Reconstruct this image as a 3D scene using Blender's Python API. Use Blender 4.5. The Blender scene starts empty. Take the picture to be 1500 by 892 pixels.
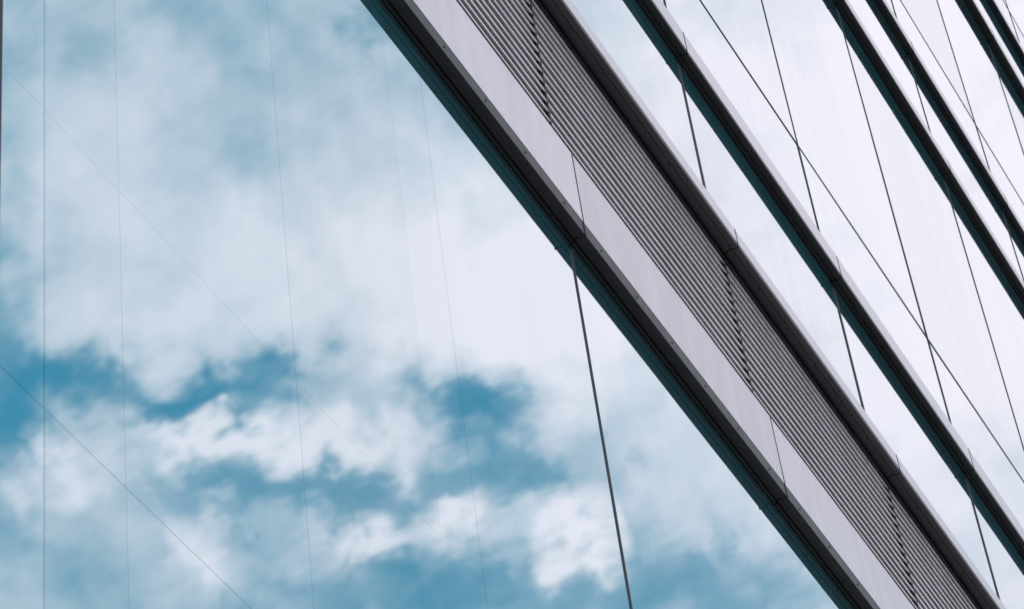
import bpy, bmesh, math, random
from mathutils import Vector, Matrix
random.seed(4)
S = 5.0      # metres per design unit (camera stands 5 m from the facade)
EYE = 1.6
sc = bpy.context.scene
sc.view_settings.view_transform = 'Standard'
sc.view_settings.look = 'None'
sc.view_settings.exposure = 0

# ------------------------------------------------------------- camera basis
FPX = 4515.0
h = Vector((3210, -3915, -FPX)).normalized()
v = Vector((-685, 4646, -FPX)); v = (v - h * v.dot(h)).normalized()
n = h.cross(v)
def w(c):
    c = Vector(c); return Vector((c.dot(h), -c.dot(n), c.dot(v)))
R, U, B = w((1, 0, 0)), w((0, 1, 0)), w((0, 0, 1))
cam = bpy.data.cameras.new("camera"); cam_o = bpy.data.objects.new("camera", cam)
sc.collection.objects.link(cam_o)
M = Matrix.Identity(4)
for i in range(3):
    M[i][0], M[i][1], M[i][2] = R[i], U[i], B[i]
M[1][3] = -S; M[2][3] = EYE
cam_o.matrix_world = M
cam.sensor_width = 36; cam.lens = FPX / 1500 * 36
cam.clip_end = 5000
cam.dof.use_dof = True; cam.dof.focus_distance = 21.5; cam.dof.aperture_fstop = 9
sc.camera = cam_o

# ------------------------------------------------------------- materials
def mat(name):
    m = bpy.data.materials.new(name); m.use_nodes = True
    nt = m.node_tree; nt.nodes.clear()
    o = nt.nodes.new('ShaderNodeOutputMaterial')
    return m, nt, o
def N(nt, t, **k):
    x = nt.nodes.new(t)
    for a, b in k.items(): setattr(x, a, b)
    return x
def metal(name, col, rough, metallic, var=0.15, streak=True, grime=0.0):
    m, nt, o = mat(name)
    p = N(nt, 'ShaderNodeBsdfPrincipled')
    tc = N(nt, 'ShaderNodeTexCoord')
    mp = N(nt, 'ShaderNodeMapping'); mp.inputs['Scale'].default_value = (3.0, 3.0, 0.35) if streak else (1, 1, 1)
    nz = N(nt, 'ShaderNodeTexNoise'); nz.inputs['Scale'].default_value = 2.2; nz.inputs['Detail'].default_value = 5
    nz.inputs['Roughness'].default_value = .66
    nt.links.new(tc.outputs['Object'], mp.inputs[0]); nt.links.new(mp.outputs[0], nz.inputs[0])
    geo = N(nt, 'ShaderNodeNewGeometry')
    ad = N(nt, 'ShaderNodeMath', operation='MULTIPLY_ADD'); ad.inputs[1].default_value = .25
    nt.links.new(geo.outputs['Random Per Island'], ad.inputs[0]); nt.links.new(nz.outputs[0], ad.inputs[2])
    rp = N(nt, 'ShaderNodeMapRange'); rp.inputs[1].default_value = .3; rp.inputs[2].default_value = .9
    nt.links.new(ad.outputs[0], rp.inputs[0])
    mx = N(nt, 'ShaderNodeMix', data_type='RGBA')
    mx.inputs[6].default_value = (*[c * (1 - var) for c in col], 1)
    mx.inputs[7].default_value = (*[min(1, c * (1 + var)) for c in col], 1)
    nt.links.new(rp.outputs[0], mx.inputs[0])
    nt.links.new(mx.outputs[2], p.inputs['Base Color'])
    r2 = N(nt, 'ShaderNodeMapRange'); r2.inputs[3].default_value = rough * .8; r2.inputs[4].default_value = rough * 1.25
    nt.links.new(nz.outputs[0], r2.inputs[0]); nt.links.new(r2.outputs[0], p.inputs['Roughness'])
    p.inputs['Metallic'].default_value = metallic
    nt.links.new(p.outputs[0], o.inputs[0])
    return m
m_white = metal("painted_aluminium_pale", (.74, .665, .715), .34, .4, .14)
m_lip = metal("painted_aluminium_lip", (.74, .69, .73), .32, .4, .08)
m_dark = metal("painted_aluminium_charcoal", (.036, .029, .034), .42, .0, .40)
m_dark2 = metal("soffit_charcoal", (.020, .018, .022), .5, .0, .35)
m_blade = metal("louvre_blade_aluminium", (.85, .79, .83), .36, .5, .12)
m_black = metal("shadow_gap_black", (.010, .010, .012), .6, .0, .2)
m_seal = metal("silicone_seal", (.010, .012, .02), .5, 0, .2)

def glass(name, body, tint, base):
    m, nt, o = mat(name)
    tc = N(nt, 'ShaderNodeTexCoord')
    mp = N(nt, 'ShaderNodeMapping'); mp.inputs['Scale'].default_value = (2.2, 1, .08)
    nz = N(nt, 'ShaderNodeTexNoise'); nz.inputs['Scale'].default_value = 1.2; nz.inputs['Detail'].default_value = 5
    nz.inputs['Roughness'].default_value = .6
    nt.links.new(tc.outputs['Object'], mp.inputs[0]); nt.links.new(mp.outputs[0], nz.inputs[0])
    geo = N(nt, 'ShaderNodeNewGeometry')
    lw = N(nt, 'ShaderNodeLayerWeight'); lw.inputs[0].default_value = .5   # facing
    pw = N(nt, 'ShaderNodeMath', operation='POWER'); pw.inputs[1].default_value = 3.0
    nt.links.new(lw.outputs['Facing'], pw.inputs[0])
    ma = N(nt, 'ShaderNodeMath', operation='MULTIPLY_ADD'); ma.inputs[1].default_value = .98 - base; ma.inputs[2].default_value = base
    nt.links.new(pw.outputs[0], ma.inputs[0])
    s1 = N(nt, 'ShaderNodeMath', operation='MULTIPLY_ADD'); s1.inputs[1].default_value = -.12; s1.inputs[2].default_value = .06
    nt.links.new(nz.outputs[0], s1.inputs[0])
    s2 = N(nt, 'ShaderNodeMath', operation='MULTIPLY_ADD'); s2.inputs[1].default_value = .07; s2.inputs[2].default_value = -.045
    nt.links.new(geo.outputs['Random Per Island'], s2.inputs[0])
    a1 = N(nt, 'ShaderNodeMath', operation='ADD'); nt.links.new(ma.outputs[0], a1.inputs[0]); nt.links.new(s1.outputs[0], a1.inputs[1])
    a2 = N(nt, 'ShaderNodeMath', operation='ADD', use_clamp=True); nt.links.new(a1.outputs[0], a2.inputs[0]); nt.links.new(s2.outputs[0], a2.inputs[1])
    gl = N(nt, 'ShaderNodeBsdfGlossy'); gl.inputs['Roughness'].default_value = .025
    tm = N(nt, 'ShaderNodeMix', data_type='RGBA'); tm.inputs[6].default_value = (*tint, 1); tm.inputs[7].default_value = (.98, .975, .99, 1)
    nt.links.new(pw.outputs[0], tm.inputs[0]); nt.links.new(tm.outputs[2], gl.inputs['Color'])
    df = N(nt, 'ShaderNodeBsdfDiffuse'); df.inputs[0].default_value = (*body, 1)
    mx = N(nt, 'ShaderNodeMixShader')
    nt.links.new(a2.outputs[0], mx.inputs[0]); nt.links.new(df.outputs[0], mx.inputs[1]); nt.links.new(gl.outputs[0], mx.inputs[2])
    n2 = N(nt, 'ShaderNodeTexNoise'); n2.inputs['Scale'].default_value = .7; n2.inputs['Detail'].default_value = 1.5
    nt.links.new(tc.outputs['Object'], n2.inputs[0])
    bp = N(nt, 'ShaderNodeBump'); bp.inputs['Strength'].default_value = .6; bp.inputs['Distance'].default_value = .003
    nt.links.new(n2.outputs[0], bp.inputs['Height']); nt.links.new(bp.outputs[0], gl.inputs['Normal'])
    nt.links.new(mx.outputs[0], o.inputs[0])
    return m
m_glass = glass("coated_blue_glass", (.03, .22, .28), (.80, .92, .95), .74)
m_faint = glass("glass_edge_line", (.02, .15, .20), (.70, .84, .88), .66)

# ------------------------------------------------------------- mesh helpers
def new_obj(name, bm, m, parent, bevel=0):
    me = bpy.data.meshes.new(name); bm.normal_update(); bm.to_mesh(me); bm.free()
    o = bpy.data.objects.new(name, me); sc.collection.objects.link(o)
    me.materials.append(m); o.parent = parent
    if bevel:
        b = o.modifiers.new("bevel", 'BEVEL'); b.width = bevel; b.segments = 2; b.limit_method = 'ANGLE'
    return o
def box(bm, x0, x1, y0, y1, z0, z1):
    vs = [bm.verts.new((x, y, z)) for x in (x0, x1) for y in (y0, y1) for z in (z0, z1)]
    for f in ((0,1,3,2),(4,6,7,5),(0,4,5,1),(2,3,7,6),(0,2,6,4),(1,5,7,3)):
        bm.faces.new([vs[i] for i in f])
def quad(bm, x0, x1, y, z0, z1):
    bm.faces.new([bm.verts.new(q) for q in ((x0, y, z0), (x1, y, z0), (x1, y, z1), (x0, y, z1))])
def prism(bm, x0, x1, prof):
    a = [bm.verts.new((x0, y, z)) for y, z in prof]; b = [bm.verts.new((x1, y, z)) for y, z in prof]
    k = len(prof)
    bm.faces.new(a); bm.faces.new(b[::-1])
    for i in range(k):
        bm.faces.new((a[i], b[i], b[(i+1) % k], a[(i+1) % k]))
def fix(bm): bmesh.ops.recalc_face_normals(bm, faces=bm.faces[:])
def X(u): return u * S
def Z(u): return u * S + EYE

bld = bpy.data.objects.new("glass_office_building", None); sc.collection.objects.link(bld)
BAY = .627; X0 = 2.625
ks = list(range(-8, 17))
XL, XR = X0 + BAY * ks[0], X0 + BAY * (ks[-1] + 1)
TOP = 10.6

# ------------------------------------------------------------- ledges
# (z of soffit, projection, height of pale lip)
ledges = [(3.755, .0200, .052), (5.138, .0214, .040), (5.568, .018, .040), (6.836, .0234, .040), (7.257, .0193, .040),
          (8.50, .0214, .036), (8.95, .0193, .036), (10.15, .0214, .036),
          (.42, .0214, .036), (.86, .0193, .036)]
bw, bd, bs, bq, bp_ = bmesh.new(), bmesh.new(), bmesh.new(), bmesh.new(), bmesh.new()
g = .005
for (z, p, hh) in ledges:
    y = -p * S
    for k in ks:
        x0, x1 = X(X0 + BAY * k) + g, X(X0 + BAY * (k + 1)) - g
        box(bp_, x0, x1, y, y + .035, Z(z) + .030, Z(z + hh))
        box(bd, x0, x1, y + .002, y + .048, Z(z) - .010, Z(z) + .028)
        box(bs, x0, x1, y + .052, -.030, Z(z) + .004, Z(z) + .034)
        box(bd, x0, x1, -.028, -.004, Z(z) - .006, Z(z) + .03)
        box(bq, x1 - .002, x1 + 2 * g + .002, y - .002, y + .03, Z(z) - .012, Z(z + hh) - .002)
    prism(bs, X(XL), X(XR), [(-.006, Z(z) + .036), (y + .04, Z(z) + .036), (y + .04, Z(z + hh) - .006), (-.006, Z(z + hh) + .03)])
    prism(bd, X(XL), X(XR), [(-.003, Z(z + hh) + .034), (y + .002, Z(z + hh) + .002), (y + .002, Z(z + hh) + .009), (-.003, Z(z + hh) + .045)])
# ---- main louvred spandrel
P1 = .0225 * S; PL = .048 * S
zb, zf, zl, zt = 2.80, 2.952, 3.243, 3.283
EDGE = .105
for k in ks:
    x0, x1 = X(X0 + .004 + BAY * k) + g, X(X0 + .004 + BAY * (k + 1)) - g
    box(bw, x0, x1, -P1, -P1 + .04, Z(zb) + EDGE + .004, Z(zf))
    box(bd, x0, x1, -P1 + .003, -P1 + .050, Z(zb) - .012, Z(zb) + EDGE)
    box(bd, x0, x1, -P1 + .053, -.026, Z(zb) + .0, Z(zb) + .04)
    box(bs, x0, x1, -.024, -.004, Z(zb) - .025, Z(zb) + .04)
    box(bq, x1 - .001, x1 + 2 * g + .001, -P1 - .002, -P1 + .038, Z(zb) - .014, Z(zf) - .002)
    xa, xb = X(X0 - .05 + BAY * k) + g, X(X0 - .05 + BAY * (k + 1)) - g
    box(bp_, xa, xb, -PL, -PL + .03, Z(zl) + .045, Z(zt))
    box(bd, xa, xb, -PL + .002, -PL + .050, Z(zl) + .0, Z(zl) + .043)
    box(bd, xa, xb, -PL + .054, -P1 - .004, Z(zl) + .010, Z(zl) + .05)
    box(bd, xa, xb, -P1 - .001, -P1 + .05, Z(zl) - .055, Z(zl) + .05)
    box(bq, xb - .002, xb + 2 * g + .002, -PL - .002, -PL + .028, Z(zl) - .002, Z(zt) - .002)
prism(bs, X(XL), X(XR), [(-.006, Z(zb) + .042), (-P1 + .052, Z(zb) + .042), (-P1 + .052, Z(zf) - .01), (-.006, Z(zf) - .01)])
prism(bs, X(XL), X(XR), [(-.006, Z(zl) + .052), (-PL + .034, Z(zl) + .052), (-PL + .034, Z(zt) - .006), (-.006, Z(zt) + .04)])
for b in (bw, bd, bs, bq, bp_): fix(b)
new_obj("pale_fascia_panels", bw, m_white, bld, .004)
new_obj("pale_ledge_lips", bp_, m_lip, bld, .004)
new_obj("charcoal_soffit_trays", bd, m_dark, bld, .003)
new_obj("soffit_core", bs, m_dark2, bld)
new_obj("panel_joint_seals", bq, m_seal, bld)
bh = bmesh.new()
for k in ks:
    for j in range(6):
        xx = X(X0 + BAY * (k + (j + .5) / 6))
        bmesh.ops.create_cone(bh, cap_ends=True, segments=8, radius1=.008, radius2=.007, depth=.006,
            matrix=Matrix.Translation((xx, -P1 + .001, Z(zb) + .05)) @ Matrix.Rotation(math.pi / 2, 4, 'X'))
        bmesh.ops.create_cone(bh, cap_ends=True, segments=8, radius1=.008, radius2=.007, depth=.006,
            matrix=Matrix.Translation((xx, -P1 - .06, Z(zl) + .008)))
new_obj("fixing_screws", bh, m_dark2, bld)

# louvres
NB = 14
bl, bk = bmesh.new(), bmesh.new()
zz0, zz1 = Z(zf) + .010, Z(zl) - .055
pitch = (zz1 - zz0) / NB
for k in ks:
    xa, xb = X(X0 - .05 + BAY * k) + .008, X(X0 - .05 + BAY * (k + 1)) - .008
    for i in range(NB):
        z = zz0 + pitch * (i + .40) + random.uniform(-.0015, .0015)
        f = -P1 + .004 + random.uniform(-.001, .001)
        t = .032
        prism(bl, xa, xb, [(f, z), (f + .004, z + t), (f + .055, z + t + .030), (f + .057, z + t + .022), (f + .009, z + t - .006), (f + .006, z + .001)])
    box(bk, xb + .001, xb + .015, f - .002, f + .07, zz0, zz1)
fix(bl); fix(bk)
new_obj("louvre_blades", bl, m_blade, bld)
new_obj("louvre_stiles", bk, m_dark, bld)
bb = bmesh.new(); box(bb, X(XL), X(XR), -P1 + .075, -.01, Z(zf) - .008, Z(zl) + .03); fix(bb)
new_obj("louvre_plenum_back", bb, m_black, bld)

# ------------------------------------------------------------- glazing
bg, bj, bf = bmesh.new(), bmesh.new(), bmesh.new()
def pane(x0, x1, z0, z1, tx=0, tz=0, xc=None, zc=None):
    xc = (x0 + x1) / 2 if xc is None else xc; zc = (z0 + z1) / 2 if zc is None else zc
    q = [(x0, z0), (x1, z0), (x1, z1), (x0, z1)]
    bg.faces.new([bg.verts.new((x, tx * (x - xc) + tz * (z - zc), z)) for x, z in q])
def storey(z0, z1, edges, transoms, subs=None, jw=.018, tilt=.0007, tw=.018):
    zs = [z0] + transoms + [z1]
    for a, b in zip(edges[:-1], edges[1:]):
        for c, d in zip(zs[:-1], zs[1:]):
            tx, tz = random.uniform(-tilt, tilt), random.uniform(-tilt, tilt)
            cuts = [a] + [s for s in (subs or []) if a < s < b] + [b]
            for e, f in zip(cuts[:-1], cuts[1:]):
                pane(X(e), X(f), Z(c), Z(d), tx, tz, X((a + b) / 2), Z((c + d) / 2))
    for e in edges:
        box(bj, X(e) - jw / 2, X(e) + jw / 2, -.007, .05, Z(z0), Z(z1))
    for t in transoms:
        for a, b in zip(edges[:-1], edges[1:]):
            box(bj, X(a) + jw / 2, X(b) - jw / 2, -.005, .05, Z(t) - tw / 2, Z(t) + tw / 2)
E1 = [X0 + BAY * k for k in ks] + [XR]
E2 = [X0 + .0 + 2 * BAY * j for j in range(-4, 9)]
E2 = [XL + .0] + [e for e in E2 if XL + .01 < e < XR - .01] + [XR]
E2 = [e + (.0145 if abs(e - (X0 - 2 * BAY)) < .01 else 0) for e in E2]
subs = [1.45, 1.563, 1.859, 2.137, 2.226]
random.seed(11)
storey(.92, 2.80, E2, [], subs + [s - 2 * BAY for s in subs], jw=.016, tilt=0)
widths = [.0024, .0008, .0012, .0003, .0012]
for sh in (0, 2 * BAY):
    for s, ww in zip(subs, widths):
        quad(bf, X(s - sh) - ww, X(s - sh) + ww, -.0010, Z(.92), Z(2.80))
for t in (1.62, 1.962):
    tw = .0026 if t < 1.9 else .0008
    for a, b in zip(E2[:-1], E2[1:]):
        if a < X0 - .01: quad(bf, X(a) + .02, X(b) - .02, -.0006, Z(t) - tw, Z(t) + tw)
storey(zt, 3.755, E1, [], jw=.032)
storey(3.80, 5.138, E1, [4.11], jw=.018)
storey(5.17, 5.568, E1, [], jw=.018)
storey(5.60, 6.836, E1, [5.89], jw=.018)
storey(6.87, 7.257, E1, [], jw=.018)
storey(7.29, 8.5, E1, [7.6], jw=.018)
storey(8.53, 8.95, E1, [], jw=.018)
storey(8.98, 10.15, E1, [9.3], jw=.018)
storey(10.18, TOP, E1, [], jw=.018)
storey(.45, .86, E1, [], jw=.02)
storey(-.30, .42, E1, [], jw=.04)
fix(bj)
new_obj("glass_panes", bg, m_glass, bld)
new_obj("mullion_joints", bj, m_seal, bld)
new_obj("inner_glass_edges", bf, m_faint, bld)

# building body, roof, plinth
bb = bmesh.new()
box(bb, X(XL), X(XR), .06, 24, .05, Z(TOP) - .1); fix(bb)
new_obj("building_core", bb, m_dark2, bld)
bb = bmesh.new()
box(bb, X(XL) - .1, X(XR) + .1, -.25, 24.1, Z(TOP), Z(TOP) + .5)
box(bb, X(XL) - .12, X(XL) - .01, -.05, 24, .15, Z(TOP) - .01)
box(bb, X(XR) + .01, X(XR) + .12, -.05, 24, .15, Z(TOP) - .01); fix(bb)
new_obj("roof_parapet_and_end_walls", bb, m_white, bld, .02)

# ------------------------------------------------------------- ground
def stone(name, c1, c2, sc1):
    m, nt, o = mat(name)
    p = N(nt, 'ShaderNodeBsdfPrincipled'); p.inputs['Roughness'].default_value = .85
    tc = N(nt, 'ShaderNodeTexCoord'); nz = N(nt, 'ShaderNodeTexNoise'); nz.inputs['Scale'].default_value = sc1; nz.inputs['Detail'].default_value = 8
    mx = N(nt, 'ShaderNodeMix', data_type='RGBA'); mx.inputs[6].default_value = (*c1, 1); mx.inputs[7].default_value = (*c2, 1)
    nt.links.new(tc.outputs['Object'], nz.inputs[0]); nt.links.new(nz.outputs[0], mx.inputs[0])
    nt.links.new(mx.outputs[2], p.inputs['Base Color']); nt.links.new(p.outputs[0], o.inputs[0])
    return m
bb = bmesh.new(); bb.faces.new([bb.verts.new(q) for q in ((-1500,-1500,-.12),(1500,-1500,-.12),(1500,1500,-.12),(-1500,1500,-.12))])
new_obj("ground", bb, stone("asphalt", (.04,.04,.042), (.07,.07,.07), 3), None)
bb = bmesh.new()
x = X(XL) - 10
while x < X(XR) + 10:
    for j in range(8):
        box(bb, x + .004, x + 1.196, -9 + j * 1.2 + .004, -9 + (j + 1) * 1.2 - .004, -.118, 0)
    x += 1.2
fix(bb); new_obj("pavement", bb, stone("paving_stone", (.20,.19,.18), (.30,.29,.28), 1.2), None)

# ------------------------------------------------------------- sun + sky
sun_dir = Vector((-.45, -.68, .58)).normalized()
sun = bpy.data.lights.new("sun", 'SUN'); sun.energy = 1.5; sun.angle = math.radians(10); sun.color = (1, .95, .90)
so = bpy.data.objects.new("sun", sun); sc.collection.objects.link(so)
so.rotation_euler = sun_dir.to_track_quat('Z', 'Y').to_euler()
wd = bpy.data.worlds.new("World"); sc.world = wd; wd.use_nodes = True
wd.cycles.sampling_method = 'MANUAL'; wd.cycles.sample_map_resolution = 128
nt = wd.node_tree; nt.nodes.clear()
out = N(nt, 'ShaderNodeOutputWorld')
sky = N(nt, 'ShaderNodeTexSky', sky_type='NISHITA'); sky.sun_disc = False
sky.sun_elevation = math.asin(sun_dir.z); sky.sun_rotation = math.atan2(sun_dir.x, sun_dir.y)
sky.air_density = 1.0; sky.dust_density = .6; sky.ozone_density = 1.5
L = nt.links.new
def MA(op, a, b=None, c=None, clamp=False):
    x = N(nt, 'ShaderNodeMath', operation=op, use_clamp=clamp)
    for i, q in enumerate((a, b, c)):
        if q is None: continue
        if isinstance(q, (int, float)): x.inputs[i].default_value = q
        else: L(q, x.inputs[i])
    return x.outputs[0]
tc = N(nt, 'ShaderNodeTexCoord')
P = tc.outputs['Generated']
mir = lambda q: Vector((q.x, -q.y, q.z))       # cloud field is centred on a fixed compass direction
AX, RX, UX = mir(-B), mir(R), mir(U)
def DOT(q):
    x = N(nt, 'ShaderNodeVectorMath', operation='DOT_PRODUCT'); L(P, x.inputs[0]); x.inputs[1].default_value = q; return x.outputs['Value']
dF = DOT(AX); dFc = MA('MAXIMUM', dF, .3)
k1 = MA('DIVIDE', FPX / 100, dFc)
def noise(scale, detail, rough, dist=0, col=False):
    x = N(nt, 'ShaderNodeTexNoise'); x.inputs['Scale'].default_value = scale; x.inputs['Detail'].default_value = detail
    x.inputs['Roughness'].default_value = rough; x.inputs['Distortion'].default_value = dist
    L(P, x.inputs[0]); return x.outputs[1 if col else 0]
wc = noise(58, 4, .68, 0, True)
cx_ = N(nt, 'ShaderNodeCombineXYZ'); L(MA('MULTIPLY', DOT(RX), k1), cx_.inputs[0]); L(MA('MULTIPLY', DOT(UX), k1), cx_.inputs[1])
wm = N(nt, 'ShaderNodeVectorMath', operation='MULTIPLY_ADD'); L(wc, wm.inputs[0]); wm.inputs[1].default_value = (2.4, 2.4, 0); L(cx_.outputs[0], wm.inputs[2])
UV = wm.outputs[0]
blobs = [(540,370,300,130,.50),(120,330,110,130,.30),(800,450,170,200,.35),(1350,300,420,600,.75),(970,60,170,200,.25),(250,490,150,50,.30),(660,490,200,50,.35),
 (110,560,92,38,-.80),(10,630,60,50,-.55),(-30,480,70,260,-.36),(290,590,85,30,-.70),(395,530,50,48,-.70),(690,600,80,42,-.72),(760,675,90,45,-.52),
 (470,720,260,36,-.46),(350,860,260,50,-.18),(650,865,150,60,-.45),(1050,860,200,80,-.48),(910,700,50,100,-.30),
 (95,700,80,46,.70),(330,640,100,28,.90),(530,650,90,44,.80),(550,790,62,24,.95),(840,790,60,42,.9),(670,765,28,22,.8),(290,820,42,52,.55),
 (545,30,50,50,-.30),(210,110,60,150,.20)]
acc = None
for bx, by, rx, ry, wt in blobs:
    cx, cy = (bx - 750) / 100 + 1.2, (446 - by) / 100 + 1.2
    a = N(nt, 'ShaderNodeVectorMath', operation='MULTIPLY_ADD'); L(UV, a.inputs[0])
    a.inputs[1].default_value = (100 / rx, 100 / ry, 0); a.inputs[2].default_value = (-cx * 100 / rx, -cy * 100 / ry, 0)
    d = N(nt, 'ShaderNodeVectorMath', operation='DOT_PRODUCT'); L(a.outputs[0], d.inputs[0]); L(a.outputs[0], d.inputs[1])
    e = MA('POWER', 1 / math.e, d.outputs['Value'])
    acc = MA('MULTIPLY_ADD', e, wt, 0.0 if acc is None else acc)
front = MA('MULTIPLY', MA('SUBTRACT', dF, .5), 4.0, clamp=True)
n1 = noise(26, 8, .66, .2)
n2 = noise(3.2, 2, .55, 0)
dens = MA('MULTIPLY_ADD', acc, front, MA('MULTIPLY_ADD', n1, 1.2, .04))
dens = MA('MULTIPLY_ADD', MA('MULTIPLY_ADD', n2, 1.2, -.5), MA('SUBTRACT', 1.0, front), dens)
mr = N(nt, 'ShaderNodeMapRange', interpolation_type='SMOOTHSTEP'); mr.inputs[1].default_value = -.10; mr.inputs[2].default_value = .80
L(dens, mr.inputs[0]); alpha = mr.outputs[0]
cr = N(nt, 'ShaderNodeMapRange'); cr.inputs[1].default_value = .40; cr.inputs[2].default_value = 1.25; L(dens, cr.inputs[0])
cc = N(nt, 'ShaderNodeMix', data_type='RGBA'); cc.inputs[6].default_value = (.40, .55, .67, 1); cc.inputs[7].default_value = (1.03, .96, 1.04, 1)
L(cr.outputs[0], cc.inputs[0])
sk = N(nt, 'ShaderNodeMix', data_type='RGBA', blend_type='MULTIPLY'); sk.inputs[0].default_value = 1
sk.inputs[7].default_value = (.50, 1.42, 1.27, 1); L(sky.outputs[0], sk.inputs[6])
b1 = N(nt, 'ShaderNodeBackground'); b1.inputs[1].default_value = .14; L(sk.outputs[2], b1.inputs[0])
b2 = N(nt, 'ShaderNodeBackground'); b2.inputs[1].default_value = 1.04; L(cc.outputs[2], b2.inputs[0])
ms = N(nt, 'ShaderNodeMixShader'); L(alpha, ms.inputs[0]); L(b1.outputs[0], ms.inputs[1]); L(b2.outputs[0], ms.inputs[2])
L(ms.outputs[0], out.inputs[0])
